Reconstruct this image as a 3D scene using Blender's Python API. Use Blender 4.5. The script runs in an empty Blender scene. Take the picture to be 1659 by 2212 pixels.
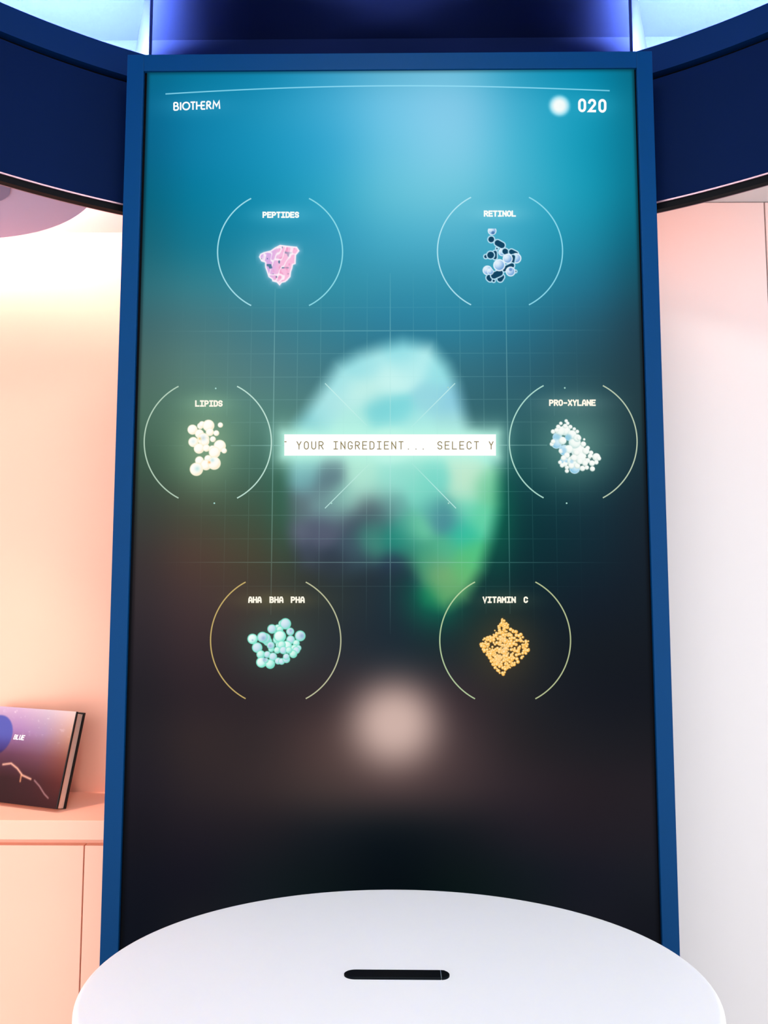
import bpy, bmesh, math, random
import numpy as np
from mathutils import Matrix, Vector

# ------------------------------------------------------------------ camera
F, PCX, PCY = 1600.0, 829.5, 1106.0            # focal length and centre in photo pixels (1659 x 2212)
EYE = np.array([0.003686, -1.345351, 1.5])
YAW, PITCH, ROLL = -0.0107061, 0.0829779, 0.0006112
_f = np.array([math.sin(YAW)*math.cos(PITCH), math.cos(YAW)*math.cos(PITCH), math.sin(PITCH)])
_r = np.array([math.cos(YAW), -math.sin(YAW), 0.0]); _u = np.cross(_r, _f)
_r = _r*math.cos(ROLL) + _u*math.sin(ROLL); _u = np.cross(_r, _f)

scene = bpy.context.scene
COL = scene.collection
cd = bpy.data.cameras.new('camera'); cam = bpy.data.objects.new('camera', cd); COL.objects.link(cam)
cd.sensor_fit = 'VERTICAL'; cd.sensor_height = 36.0; cd.lens = 36.0*F/2212.0; cd.clip_start = 0.02
cam.matrix_world = Matrix(((_r[0], _u[0], -_f[0], EYE[0]), (_r[1], _u[1], -_f[1], EYE[1]),
                           (_r[2], _u[2], -_f[2], EYE[2]), (0, 0, 0, 1)))
scene.camera = cam

# ------------------------------------------------------------------ world, exposure
scene.view_settings.view_transform = 'Standard'; scene.view_settings.look = 'None'
scene.view_settings.gamma = 1.0; scene.view_settings.exposure = 0.0
scene.view_settings.use_curve_mapping = False
wd = bpy.data.worlds.new('world'); scene.world = wd; wd.use_nodes = True
wd.node_tree.nodes['Background'].inputs[0].default_value = (0.95, 0.965, 1.0, 1)
wd.node_tree.nodes['Background'].inputs[1].default_value = 2.5

# ------------------------------------------------------------------ helpers
def lin(c):
    c = np.asarray(c, float)/255.0
    return np.where(c <= 0.04045, c/12.92, ((c+0.055)/1.055)**2.4)

def material(name, rgb, rough=0.5, spec=0.5, noise=0.0, scale=40.0, metal=0.0, emit=None, power=0.0, bump=0.0):
    m = bpy.data.materials.new(name); m.use_nodes = True
    nt = m.node_tree; b = nt.nodes['Principled BSDF']
    col = tuple(lin(rgb))
    b.inputs['Base Color'].default_value = (*col, 1)
    b.inputs['Roughness'].default_value = rough; b.inputs['Metallic'].default_value = metal
    b.inputs['Specular IOR Level'].default_value = spec
    if noise or bump:
        tc = nt.nodes.new('ShaderNodeTexCoord'); n = nt.nodes.new('ShaderNodeTexNoise')
        n.inputs['Scale'].default_value = scale; n.inputs['Detail'].default_value = 3
        nt.links.new(tc.outputs['Object'], n.inputs['Vector'])
        if noise:
            mx = nt.nodes.new('ShaderNodeMix'); mx.data_type = 'RGBA'
            mx.inputs[6].default_value = (*[c*(1-noise) for c in col], 1)
            mx.inputs[7].default_value = (*[min(1, c*(1+noise)) for c in col], 1)
            nt.links.new(n.outputs['Fac'], mx.inputs[0]); nt.links.new(mx.outputs[2], b.inputs['Base Color'])
        if bump:
            bp = nt.nodes.new('ShaderNodeBump'); bp.inputs['Strength'].default_value = bump
            bp.inputs['Distance'].default_value = 0.001
            nt.links.new(n.outputs['Fac'], bp.inputs['Height']); nt.links.new(bp.outputs[0], b.inputs['Normal'])
    if emit is not None:
        b.inputs['Emission Color'].default_value = (*tuple(lin(emit)), 1)
        b.inputs['Emission Strength'].default_value = power
    return m

def link(name, me, mat, parent=None, smooth=False, **props):
    if mat is not None: me.materials.append(mat)
    if smooth:
        for p in me.polygons: p.use_smooth = True
    o = bpy.data.objects.new(name, me); COL.objects.link(o)
    if parent is not None: o.parent = parent
    for k, v in props.items(): o[k] = v
    return o

def empty(name, loc, rot=(0, 0, 0), **props):
    o = bpy.data.objects.new(name, None); COL.objects.link(o); o.location = loc; o.rotation_euler = rot
    o.empty_display_size = 0.05
    for k, v in props.items(): o[k] = v
    return o

def pydata(name, v, f):
    me = bpy.data.meshes.new(name); me.from_pydata([tuple(map(float, p)) for p in v], [], f); me.update(); return me

def box(x0, x1, y0, y1, z0, z1, bevel=0.0, name='box'):
    bm = bmesh.new()
    bmesh.ops.create_cube(bm, size=1.0)
    for v in bm.verts:
        v.co = Vector(((x0+x1)/2+v.co.x*(x1-x0), (y0+y1)/2+v.co.y*(y1-y0), (z0+z1)/2+v.co.z*(z1-z0)))
    if bevel: bmesh.ops.bevel(bm, geom=list(bm.edges), offset=bevel, segments=2, affect='EDGES', profile=0.5)
    me = bpy.data.meshes.new(name); bm.to_mesh(me); bm.free(); return me

def arc_profile(cx, cy, prof, a0, a1, n, name='arc'):
    """sweep a closed (radius, z) profile round the axis (cx, cy) from angle a0 to a1 (from +Y, clockwise is +X)"""
    v, f = [], []; k = len(prof)
    for i in range(n+1):
        a = a0+(a1-a0)*i/n
        for (r, z) in prof: v.append((cx+r*math.sin(a), cy+r*math.cos(a), z))
    for i in range(n):
        for j in range(k):
            a, b = i*k+j, i*k+(j+1) % k
            f.append((a, b, b+k, a+k))
    f.append(tuple(range(k))[::-1]); f.append(tuple(n*k+j for j in range(k)))
    me = pydata(name, v, f)
    bm = bmesh.new(); bm.from_mesh(me); bmesh.ops.recalc_face_normals(bm, faces=bm.faces); bm.to_mesh(me); bm.free()
    return me

def prism(poly, z0, z1, name='prism'):
    n = len(poly); v = [(x, y, z0) for x, y in poly]+[(x, y, z1) for x, y in poly]
    f = [tuple(range(n))[::-1], tuple(range(n, 2*n))]+[(i, (i+1) % n, n+(i+1) % n, n+i) for i in range(n)]
    me = pydata(name, v, f)
    bm = bmesh.new(); bm.from_mesh(me); bmesh.ops.recalc_face_normals(bm, faces=bm.faces); bm.to_mesh(me); bm.free()
    return me

def loft(rings, name='loft', cap=True):
    n = len(rings[0]); v = [p for r in rings for p in r]; f = []
    for i in range(len(rings)-1):
        for j in range(n): f.append((i*n+j, i*n+(j+1) % n, (i+1)*n+(j+1) % n, (i+1)*n+j))
    if cap: f.append(tuple(range(n))[::-1]); f.append(tuple((len(rings)-1)*n+j for j in range(n)))
    me = pydata(name, v, f)
    bm = bmesh.new(); bm.from_mesh(me); bmesh.ops.recalc_face_normals(bm, faces=bm.faces); bm.to_mesh(me); bm.free()
    return me

# ------------------------------------------------------------------ materials
M_PEACH = material('peach_paint', (252, 191, 165), 0.6, 0.3, 0.015, 12, bump=0.05)
M_WHITE = material('warm_white_paint', (210, 206, 206), 0.6, 0.3, 0.01, 10, bump=0.05)
M_LILAC = material('pale_ceiling_paint', (172, 166, 200), 0.7, 0.2, 0.01, 10)
M_NAVY = material('navy_paint', (0, 20, 58), 0.7, 0.06, 0.03, 8)
M_CEIL = material('blue_ceiling_paint', (15, 28, 68), 0.8, 0.03, 0.03, 6)
M_FRAME = material('blue_lacquer', (0, 54, 100), 0.5, 0.08, 0.02, 20)
M_LIP = material('deep_blue_paint', (0, 34, 80), 0.6, 0.08, 0.02, 10)
M_BLACK = material('black_metal', (2, 3, 8), 0.5, 0.06, 0.03, 30)
M_SHADOWGAP = material('painted_gap_shade', (3, 3, 4), 0.9, 0.1, 0.05, 60)  # black colour stands for the shade inside the canopy groove
M_EDGE = material('brushed_edge_trim', (150, 120, 130), 0.35, 0.5, 0.05, 80, metal=0.6)
M_PLINTH = material('satin_white_lacquer', (234, 237, 236), 0.38, 0.35, 0.006, 9)
M_FLOOR = material('pale_grey_floor', (190, 188, 186), 0.5, 0.4, 0.05, 5)
M_PAPER = material('book_pages', (240, 205, 185), 0.9, 0.1, 0.06, 300)
M_COVEREDGE = material('book_cover_board', (14, 10, 12), 0.5, 0.3, 0.05, 60)
M_SENSOR = material('black_sensor_glass', (6, 12, 16), 0.4, 0.06, 0.03, 50)
M_SEAM = material('pale_seam', (130, 145, 150), 0.5, 0.3, 0.03, 50)
M_GREYDISC = material('grey_downlight_face', (104, 108, 146), 0.6, 0.3, 0.02, 30)
M_LED_WARM = material('warm_led', (255, 240, 220), 0.5, 0.2, emit=(255, 200, 196), power=34.0)
M_LED_RIGHT = material('added_warm_strip', (255, 240, 220), 0.5, 0.2, emit=(255, 138, 100), power=17.0)
M_LED_BLUE = material('cool_led', (235, 242, 255), 0.5, 0.2, emit=(255, 228, 238), power=11500.0)
M_DOWNWARM = material('added_warm_downlight', (255, 246, 238), 0.4, 0.3, emit=(255, 220, 196), power=6.0)
M_DOWN = material('added_light_diffuser', (250, 250, 250), 0.5, 0.2, emit=(255, 252, 250), power=27.0)

def colour_material(name, emission, rough=0.35):
    m = bpy.data.materials.new(name); m.use_nodes = True; nt = m.node_tree; b = nt.nodes['Principled BSDF']
    at = nt.nodes.new('ShaderNodeAttribute'); at.attribute_name = 'picture'
    b.inputs['Roughness'].default_value = rough
    if emission:
        b.inputs['Base Color'].default_value = (0.002, 0.002, 0.003, 1); b.inputs['Specular IOR Level'].default_value = 0.0
        nt.links.new(at.outputs['Color'], b.inputs['Emission Color']); b.inputs['Emission Strength'].default_value = 1.0
    else:
        b.inputs['Specular IOR Level'].default_value = 0.08
        nt.links.new(at.outputs['Color'], b.inputs['Base Color'])
    return m
M_SCREEN = colour_material('screen_pixels', True)
M_COVER = colour_material('book_cover_print', False)

# ------------------------------------------------------------------ the room
CEIL = 2.862; WY = 0.44; SOF = 2.352; CT = 0.988
RC = (0.0, -0.945); RR = 1.15
struct = dict(kind='structure')
link('floor', box(-3.2, 3.2, -4.2, WY+0.1, -0.05, 0.0), M_FLOOR, label='pale grey shop floor', **struct)
link('ceiling', box(-3.2, 3.2, -2.3, WY+0.1, CEIL, CEIL+0.05), M_CEIL, label='dark blue ceiling above the round canopy', **struct)
link('wall_header', box(-3.2, 3.2, WY, WY+0.1, SOF+0.03, CEIL), M_CEIL, label='dark blue wall strip above the display', **struct)
link('wall_left', box(-3.2, -0.40, WY, WY+0.1, 0, SOF+0.03), M_PEACH, label='peach back wall of the lit niche', **struct)
link('wall_centre', box(-0.40, 0.40, 0.10, WY+0.1, 0, 2.44), M_NAVY, label='dark column carrying the display', **struct)
# right wall: tall flush panels with a narrow joint
PW = 0.30
wr = link('wall_right', box(0.40, 3.2, PW+0.015, WY+0.1, 0, SOF+0.03), M_WHITE, label='off-white panelled wall right of the display', **struct)
XJ = 0.859
for (a, b) in ((0.42, XJ-0.0015), (XJ+0.0015, XJ+0.45), (XJ+0.453, XJ+0.9)):
    link('panel', box(a, b, PW, PW+0.015, 0.08, 2.350, 0.0008), M_WHITE, wr)
# niche soffit: the low ceiling outside the canopy ring
def soffit(sign):
    v, f = [], []; n = 40
    a0, a1 = math.radians(20), math.radians(118)
    for i in range(n+1):
        a = a0+(a1-a0)*i/n; s, c = math.sin(a), math.cos(a)
        ri = RR+0.02; ro = min((WY-RC[1])/c if c > 1e-3 else 99, 3.1/s)
        for r in (ri, ro):
            for z in (SOF, SOF+0.03): v.append((sign*r*s, RC[1]+r*c, z))
    for i in range(n):
        for q in ((0, 1), (1, 3), (3, 2), (2, 0)):
            f.append((i*4+q[0], i*4+q[1], i*4+4+q[1], i*4+4+q[0]))
    me = pydata('soffit', v, f)
    bm = bmesh.new(); bm.from_mesh(me); bmesh.ops.recalc_face_normals(bm, faces=bm.faces); bm.to_mesh(me); bm.free()
    return me
link('ceiling_left', soffit(-1), M_WHITE, label='low pale ceiling over the peach niche', **struct)
link('ceiling_right', soffit(1), M_WHITE, label='low pale ceiling over the off-white wall', **struct)

# ------------------------------------------------------------------ canopy ring
def canopy(sign, label):
    root = empty('canopy_ring', (0, 0, 2.214), label=label, category='canopy', group='curved canopy halves either side of the display')
    def part(name, prof, mat, a0=25.0, a1=115.0, n=96):
        prof = [(r, z-2.214) for r, z in prof]
        return link(name, arc_profile(RC[0], RC[1], prof, sign*math.radians(a0), sign*math.radians(a1), n, name), mat, root)
    part('fascia', [(RR, 2.236), (RR+0.018, 2.236), (RR+0.018, 2.492), (RR, 2.492)], M_NAVY)
    part('shadow_gap', [(RR+0.014, 2.492), (RR+0.03, 2.492), (RR+0.03, 2.506), (RR+0.014, 2.506)], M_SHADOWGAP)
    part('upper_lip', [(RR-0.004, 2.504), (RR+0.02, 2.504), (RR+0.02, 2.560), (RR-0.004, 2.560)], M_LIP)
    part('edge_trim', [(RR-0.001, 2.2335), (RR+0.006, 2.2335), (RR+0.006, 2.2365), (RR-0.001, 2.2365)], M_EDGE)
    part('lower_channel', [(RR+0.002, 2.221), (RR+0.016, 2.221), (RR+0.016, 2.2335), (RR+0.002, 2.2335)], M_BLACK)
    part('edge_trim', [(RR+0.016, 2.2205), (RR+0.018, 2.2205), (RR+0.018, 2.236), (RR+0.016, 2.236)], M_EDGE)
    part('led_strip', [(RR+0.020, 2.528), (RR+0.024, 2.528), (RR+0.024, 2.556), (RR+0.020, 2.556)], M_LED_BLUE, 26.2, 80.0)
    part('end_plate', [(RR+0.02, 2.36), (1.488, 2.36), (1.488, CEIL-0.085), (RR+0.02, CEIL-0.085)], M_CEIL, 25.2, 25.5, 1)
    part('cove_shelf', [(RR+0.02, 2.515), (RR+0.09, 2.515), (RR+0.09, 2.529), (RR+0.02, 2.529)], M_NAVY)
    part('added_wall_led', [(RR+0.020, 2.30), (RR+0.026, 2.30), (RR+0.026, 2.33), (RR+0.020, 2.33)], M_LED_WARM if sign < 0 else M_LED_RIGHT, 25.6, 33.0 if sign < 0 else 62.0, 24)  # added strips hidden behind the band, warm up the walls beside the display
    return root
canopy(-1, 'curved navy canopy band over the peach niche')
canopy(1, 'curved navy canopy band over the off-white wall')

# added light out of view in the ceiling, brightens the plinth
dl = empty('added_downlight', (0, -1.0, CEIL), label='added round light, out of view in the dark ceiling above the plinth', category='lamp')
link('rim', arc_profile(0, 0, [(0.26, -0.02), (0.285, -0.02), (0.285, 0.0), (0.26, 0.0)], 0, 2*math.pi, 64), M_WHITE, dl)
link('diffuser', prism([(0.26*math.cos(t*math.pi/32), 0.26*math.sin(t*math.pi/32)) for t in range(64)], -0.012, -0.002), M_DOWN, dl)

# ------------------------------------------------------------------ niche ceiling light
DC = (-0.985, -0.146); DR = 0.462; DZ = 2.278
def halo_poly(rad, cut):
    pts = []
    for i in range(181):
        a = math.radians(-140+280*i/180)
        p = (DC[0]+rad*math.sin(a), DC[1]+rad*math.cos(a))
        if math.hypot(p[0]-RC[0], p[1]-RC[1]) >= cut: pts.append(p)
    # close along the ring
    a_s = math.atan2(pts[-1][0]-RC[0], pts[-1][1]-RC[1]); a_e = math.atan2(pts[0][0]-RC[0], pts[0][1]-RC[1])
    for i in range(1, 40):
        a = a_s+(a_e-a_s)*i/40; pts.append((RC[0]+cut*math.sin(a), RC[1]+cut*math.cos(a)))
    return pts
hl = empty('halo_ceiling_lamp', (DC[0], DC[1], SOF), label='round lilac ceiling lamp glowing behind its rim in the peach niche', category='lamp')
def rel(poly): return [(x-DC[0], y-DC[1]) for x, y in poly]
link('disc_panel', prism(rel(halo_poly(DR, RR+0.034)), DZ-SOF, DZ-SOF+0.008), M_LILAC, hl)
def halo_arc(r0, r1, z0, z1):
    return arc_profile(0, 0, [(r0, z0-SOF), (r1, z0-SOF), (r1, z1-SOF), (r0, z1-SOF)], math.radians(-62), math.radians(62), 64)
link('led_strip', halo_arc(DR-0.022, DR-0.014, DZ+0.012, DZ+0.06), M_LED_WARM, hl)
link('mounting_ring', halo_arc(DR-0.06, DR-0.024, DZ+0.008, SOF), M_LILAC, hl)
link('downlight_face', prism([(0.098*math.cos(t*math.pi/24)+0.127, 0.098*math.sin(t*math.pi/24)+0.192) for t in range(48)], DZ-SOF-0.003, DZ-SOF), M_GREYDISC, hl)
link('downlight_face', prism([(0.05*math.cos(t*math.pi/24)-0.125, 0.05*math.sin(t*math.pi/24)+0.26) for t in range(48)], DZ-SOF-0.003, DZ-SOF), M_DOWNWARM, hl)  # added glowing face out of view, goes with the spot below
sd = bpy.data.lights.new('added_niche_spot', 'SPOT'); sd.energy = 60.0; sd.color = tuple(lin((255, 205, 192))); sd.spot_size = math.radians(38); sd.spot_blend = 0.8; sd.shadow_soft_size = 0.04  # added spot that brightens the counter and the wall by the book
so = bpy.data.objects.new('added_niche_spot', sd); COL.objects.link(so); so.location = (DC[0]-0.125, DC[1]+0.26, DZ-0.006)
so.rotation_euler = (Vector((-0.74, 0.27, CT))-Vector(so.location)).to_track_quat('-Z', 'Y').to_euler()

# ------------------------------------------------------------------ counter and cabinet

ct = link('counter_top', box(-2.4, -0.42, 0.235, WY-0.001, 0.949, CT, 0.0012), M_PEACH, label='peach counter top the book stands on', category='shelf')
cab = empty('cabinet', (-1.4, 0.30, 0), label='peach base cabinet under the counter top', category='cabinet')
def cabp(name, *a, mat=M_PEACH, bev=0.0008):
    x0, x1, y0, y1, z0, z1 = a
    return link(name, box(x0+1.4, x1+1.4, y0-0.30, y1-0.30, z0, z1, bev), mat, cab)
cabp('body', -2.4, -0.42, 0.262, WY-0.025, 0.10, 0.947, bev=0)
cabp('plinth_board', -2.4, -0.42, 0.30, WY-0.025, 0.0, 0.10, bev=0)
XS = -0.6385
cabp('filler_panel', XS+0.0013, -0.42, 0.246, 0.262, 0.10, 0.934)
for k in range(3):
    cabp('door', XS-0.0013-0.58*(k+1)+0.003, XS-0.0013-0.58*k, 0.246, 0.262, 0.10, 0.934)

# ------------------------------------------------------------------ plinth with sensor
PH = 1.0; PC = (0.010, -0.386); PA, PB = 0.386, 0.268
def oval(a, b, z, n=160, e=2.0):
    return [(math.copysign(abs(math.cos(t))**(2/e), math.cos(t))*a, math.copysign(abs(math.sin(t))**(2/e), math.sin(t))*b, z)
            for t in (2*math.pi*i/n for i in range(n))]
pl = empty('plinth', (PC[0], PC[1], 0), label='white oval plinth in front of the display', category='plinth')
fil = 0.007
rings = [oval(PA, PB, 0.94)]
for i in range(7):
    t = math.pi/2*i/6; rings.append(oval(PA-fil*(1-math.cos(t)), PB-fil*(1-math.cos(t)), PH-fil+fil*math.sin(t)))
link('top', loft(rings), M_PLINTH, pl, smooth=False)
link('body', loft([oval(PA, PB, 0.02), oval(PA, PB, 0.94)]), M_PLINTH, pl)
link('toe_kick', loft([oval(PA-0.03, PB-0.03, 0.0), oval(PA-0.03, PB-0.03, 0.02)]), M_BLACK, pl)
for c in pl.children:
    for p in c.data.polygons: p.use_smooth = len(p.vertices) == 4

SX0, SX1, SY, SW = -0.0563, 0.0755, -0.3757, 0.0098
sb = empty('sensor_bar', ((SX0+SX1)/2, SY, PH), label='black pill-shaped sensor bar set in the white oval plinth top', category='sensor')
sl = (SX1-SX0)/2
def pill(x0, x1, w, left=True, right=True, n=16, L=0.014):
    p = []
    if right: p += [(x1-L+L*math.cos(t), w*math.sin(t)) for t in (-math.pi/2+math.pi*i/n for i in range(n+1))]
    else: p += [(x1, -w), (x1, w)]
    if left: p += [(x0+L+L*math.cos(t), w*math.sin(t)) for t in (math.pi/2+math.pi*i/n for i in range(n+1))]
    else: p += [(x0, w), (x0, -w)]
    return p
xs_ = sl-0.0108
def slab(poly, h, inset=0.0012):
    cxm = sum(p[0] for p in poly)/len(poly)
    r0 = [(x, y, 0) for x, y in poly]; r1 = [(x, y, h-0.0008) for x, y in poly]
    r2 = [(x-math.copysign(inset*0.4, x-cxm), y-math.copysign(inset, y), h) for x, y in poly]
    return loft([r0, r1, r2])
link('body', slab(pill(-sl, xs_-0.0003, SW, True, False), 0.0025), M_SENSOR, sb)
link('seam', box(xs_-0.0003, xs_+0.0003, -SW+0.0012, SW-0.0012, 0, 0.0024), M_SEAM, sb)
link('end_cap', slab(pill(xs_+0.0003, sl, SW, False, True, L=0.0105), 0.0025), M_SENSOR, sb)

# ------------------------------------------------------------------ display: pixel <-> screen plane
TOP = 2.464062; HW = 0.467; SH = 1.660
def to_screen(x, y, Y=0.0):
    x = np.asarray(x, float); y = np.asarray(y, float)
    d = ((x-PCX)/F)[..., None]*_r + ((PCY-y)/F)[..., None]*_u + _f
    t = (Y-EYE[1])/d[..., 1]
    return EYE[0]+d[..., 0]*t, EYE[2]+d[..., 2]*t
def to_pixel(X, Z, Y=0.0):
    d = np.stack([np.asarray(X, float)-EYE[0], np.full(np.shape(X), Y-EYE[1]), np.asarray(Z, float)-EYE[2]], -1)
    w = d@_f
    return PCX+F*(d@_r)/w, PCY-F*(d@_u)/w

# what the screen shows: colours in display values at picture coordinates
GX = [300, 420, 560, 700, 845, 990, 1130, 1270, 1400]
GRID = [
 (150, [(0,100,135),(0,118,155),(10,132,172),(50,155,195),(95,180,212),(105,188,218),(40,155,190),(0,135,170),(0,100,125)]),
 (230, [(0,100,140),(5,125,165),(25,145,185),(60,168,208),(110,195,228),(125,200,230),(60,172,205),(15,150,182),(0,110,135)]),
 (320, [(0,98,135),(5,125,165),(20,145,185),(50,165,205),(105,195,225),(125,203,230),(65,178,208),(15,150,180),(0,112,138)]),
 (420, [(0,98,125),(0,122,155),(15,140,175),(45,162,195),(95,190,215),(105,195,218),(65,175,203),(20,150,178),(0,108,132)]),
 (520, [(20,100,118),(15,120,145),(25,135,165),(45,150,182),(70,170,198),(75,172,200),(50,158,188),(25,135,162),(5,92,115)]),
 (620, [(45,108,118),(50,125,138),(48,135,155),(48,142,165),(52,145,172),(50,145,172),(40,135,162),(30,112,138),(20,75,92)]),
 (700, [(62,105,108),(70,120,125),(62,125,138),(52,128,148),(45,128,155),(42,128,155),(38,115,140),(35,92,112),(28,62,76)]),
 (800, [(75,108,100),(85,125,118),(78,125,128),(65,122,132),(55,115,130),(50,112,128),(42,98,115),(38,80,92),(30,58,68)]),
 (900, [(75,108,92),(82,122,105),(82,128,118),(75,122,120),(60,110,115),(50,100,108),(42,92,100),(42,82,88),(30,55,62)]),
 (1000, [(62,88,72),(70,105,85),(65,105,92),(58,95,85),(48,85,82),(38,75,78),(20,72,78),(22,62,70),(22,45,55)]),
 (1100, [(58,66,58),(70,78,62),(62,85,68),(50,72,65),(45,68,72),(30,60,66),(8,55,60),(15,48,58),(20,36,46)]),
 (1200, [(58,52,50),(78,62,52),(68,68,52),(45,55,52),(35,52,62),(20,50,55),(5,45,50),(12,38,48),(18,30,40)]),
 (1300, [(52,44,46),(68,52,50),(65,56,48),(45,52,50),(28,45,55),(15,45,50),(10,35,42),(14,28,38),(16,26,34)]),
 (1400, [(42,36,40),(55,42,44),(50,42,42),(42,44,48),(30,42,50),(25,40,44),(18,30,36),(16,24,30),(16,22,28)]),
 (1500, [(34,30,34),(45,35,38),(45,36,38),(52,42,44),(62,52,54),(48,40,44),(28,30,34),(18,22,28),(16,20,26)]),
 (1600, [(34,30,34),(48,38,38),(50,40,40),(70,54,52),(90,75,72),(60,48,50),(36,32,34),(26,26,30),(24,24,28)]),
 (1700, [(30,26,32),(42,34,36),(50,40,40),(62,50,48),(65,52,52),(55,44,46),(42,34,38),(34,28,32),(32,28,32)]),
 (1800, [(22,20,26),(28,24,30),(28,26,30),(20,24,28),(10,18,22),(18,22,26),(28,26,32),(30,26,32),(30,27,32)]),
 (1900, [(14,16,24),(18,18,26),(16,22,26),(8,18,20),(2,10,14),(6,18,18),(14,22,26),(20,22,30),(22,24,30)]),
 (2010, [(10,14,22),(20,22,26),(18,24,28),(10,22,24),(4,14,18),(8,20,20),(16,22,24),(20,22,28),(16,18,24)]),
 (2130, [(10,14,22),(20,22,26),(18,24,28),(10,22,24),(4,14,18),(8,20,20),(16,22,24),(20,22,28),(16,18,24)])]
GY = np.array([g[0] for g in GRID], float); GC = np.array([g[1] for g in GRID], float); GXA = np.array(GX, float)

def cubic_w(t):
    return [(-t+2*t*t-t**3)/2, (2-5*t*t+3*t**3)/2, (t+4*t*t-3*t**3)/2, (t**3-t*t)/2]
def base_colour(x, y):
    def idx(a, q):
        i = np.clip(np.searchsorted(a, q)-1, 0, len(a)-2); t = np.clip((q-a[i])/(a[i+1]-a[i]), 0, 1); return i, t
    i, t = idx(GXA, x); j, s = idx(GY, y); wx = cubic_w(t); wy = cubic_w(s)
    out = 0
    for b in range(4):
        jj = np.clip(j-1+b, 0, len(GY)-1)
        for a in range(4):
            ii = np.clip(i-1+a, 0, len(GXA)-1)
            out = out+GC[jj, ii]*(wx[a]*wy[b])[..., None]
    return out

def poly_sdf(x, y, poly):
    """signed distance to a polygon, negative inside"""
    P = np.array(poly, float); d = np.full(x.shape, 1e9); inside = np.zeros(x.shape, bool)
    for k in range(len(P)):
        a, b = P[k], P[(k+1) % len(P)]; e = b-a
        t = np.clip(((x-a[0])*e[0]+(y-a[1])*e[1])/(e@e), 0, 1)
        d = np.minimum(d, np.hypot(x-a[0]-t*e[0], y-a[1]-t*e[1]))
        c = ((a[1] <= y) & (b[1] > y)) | ((b[1] <= y) & (a[1] > y))
        with np.errstate(divide='ignore', invalid='ignore'):
            xi = a[0]+(y-a[1])*e[0]/(e[1] if e[1] else 1e-9)
        inside ^= c & (x < xi)
    return np.where(inside, -d, d)

def smooth(a, b, v):
    t = np.clip((v-a)/(b-a), 0, 1); return t*t*(3-2*t)
def over(c, col, al):
    return c*(1-al[..., None])+np.asarray(col, float)*al[..., None]

HEAD = [(870,738),(930,748),(965,790),(985,830),(998,880),(1010,930),(1060,965),(1078,1020),(1076,1090),(1060,1160),(1040,1230),
        (1005,1290),(960,1312),(920,1300),(898,1270),(880,1245),(800,1235),(720,1260),(650,1230),(628,1150),(625,1060),(625,980),
        (640,920),(690,850),(730,790),(775,766),(805,756),(830,748)]
HEADC = [(870,760,130,215,225),(780,790,150,222,228),(730,830,160,226,230),(800,790,170,232,234),(870,800,195,242,238),(950,800,150,225,230),(800,840,195,240,232),(720,870,175,230,230),
 (690,890,160,225,228),(930,860,150,215,225),(980,870,140,205,225),(820,885,120,210,215),(860,890,125,215,220),(660,920,120,195,205),
 (760,910,175,235,225),(900,920,165,230,228),(980,915,160,220,220),(640,960,150,230,215),(850,960,200,245,235),(1060,960,150,235,215),
 (650,1010,130,195,195),(655,1040,110,165,170),(715,1035,90,120,130),(700,1070,95,120,130),(780,1030,175,230,210),(790,1055,175,230,210),
 (840,1040,150,225,210),(740,1080,140,205,190),(720,1100,105,140,145),(650,1090,100,120,130),(640,1150,92,100,118),(700,1150,85,92,112),
 (800,1100,75,90,100),(770,1130,65,80,95),(850,1090,110,185,175),(880,1030,140,220,205),(910,1060,130,220,200),(940,1040,120,215,200),
 (1010,1020,195,232,205),(1000,1060,190,232,205),(1050,1050,140,215,175),(1070,1060,90,190,140),(950,1110,70,140,150),(965,1120,75,135,150),
 (1040,1120,100,210,165),(905,1140,110,205,165),(800,1150,60,140,125),(850,1160,15,130,115),(810,1180,65,135,120),(870,1140,80,165,150),
 (1000,1150,50,190,160),(1020,1200,80,195,130),(960,1190,80,180,140),(920,1200,70,160,130),(940,1230,120,170,115),(1000,1230,100,185,115),
 (960,1260,115,175,115),(910,1230,60,150,110),(920,1290,20,130,90),(970,1290,90,165,105),(660,1200,62,72,88),(720,1210,50,62,78),
 (780,1220,55,80,95),(850,1220,40,60,85),(880,1250,35,60,80),(630,1100,75,105,100),(740,1117,72,82,100),(790,1097,74,86,98),(830,1097,82,112,120),(700,1132,80,88,108),(735,1090,150,206,190),(700,1092,122,168,166),(770,1078,168,222,206),(820,1068,152,216,200),(840,820,202,245,240),(760,850,192,240,234),(900,785,186,240,240),(870,775,165,232,236),(820,1130,70,110,112),(1000,1100,110,215,185),(930,1090,105,195,180),(880,1180,50,140,120),(760,1180,62,84,98)]
BAR = (614, 1071.4, 938, 984)

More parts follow.
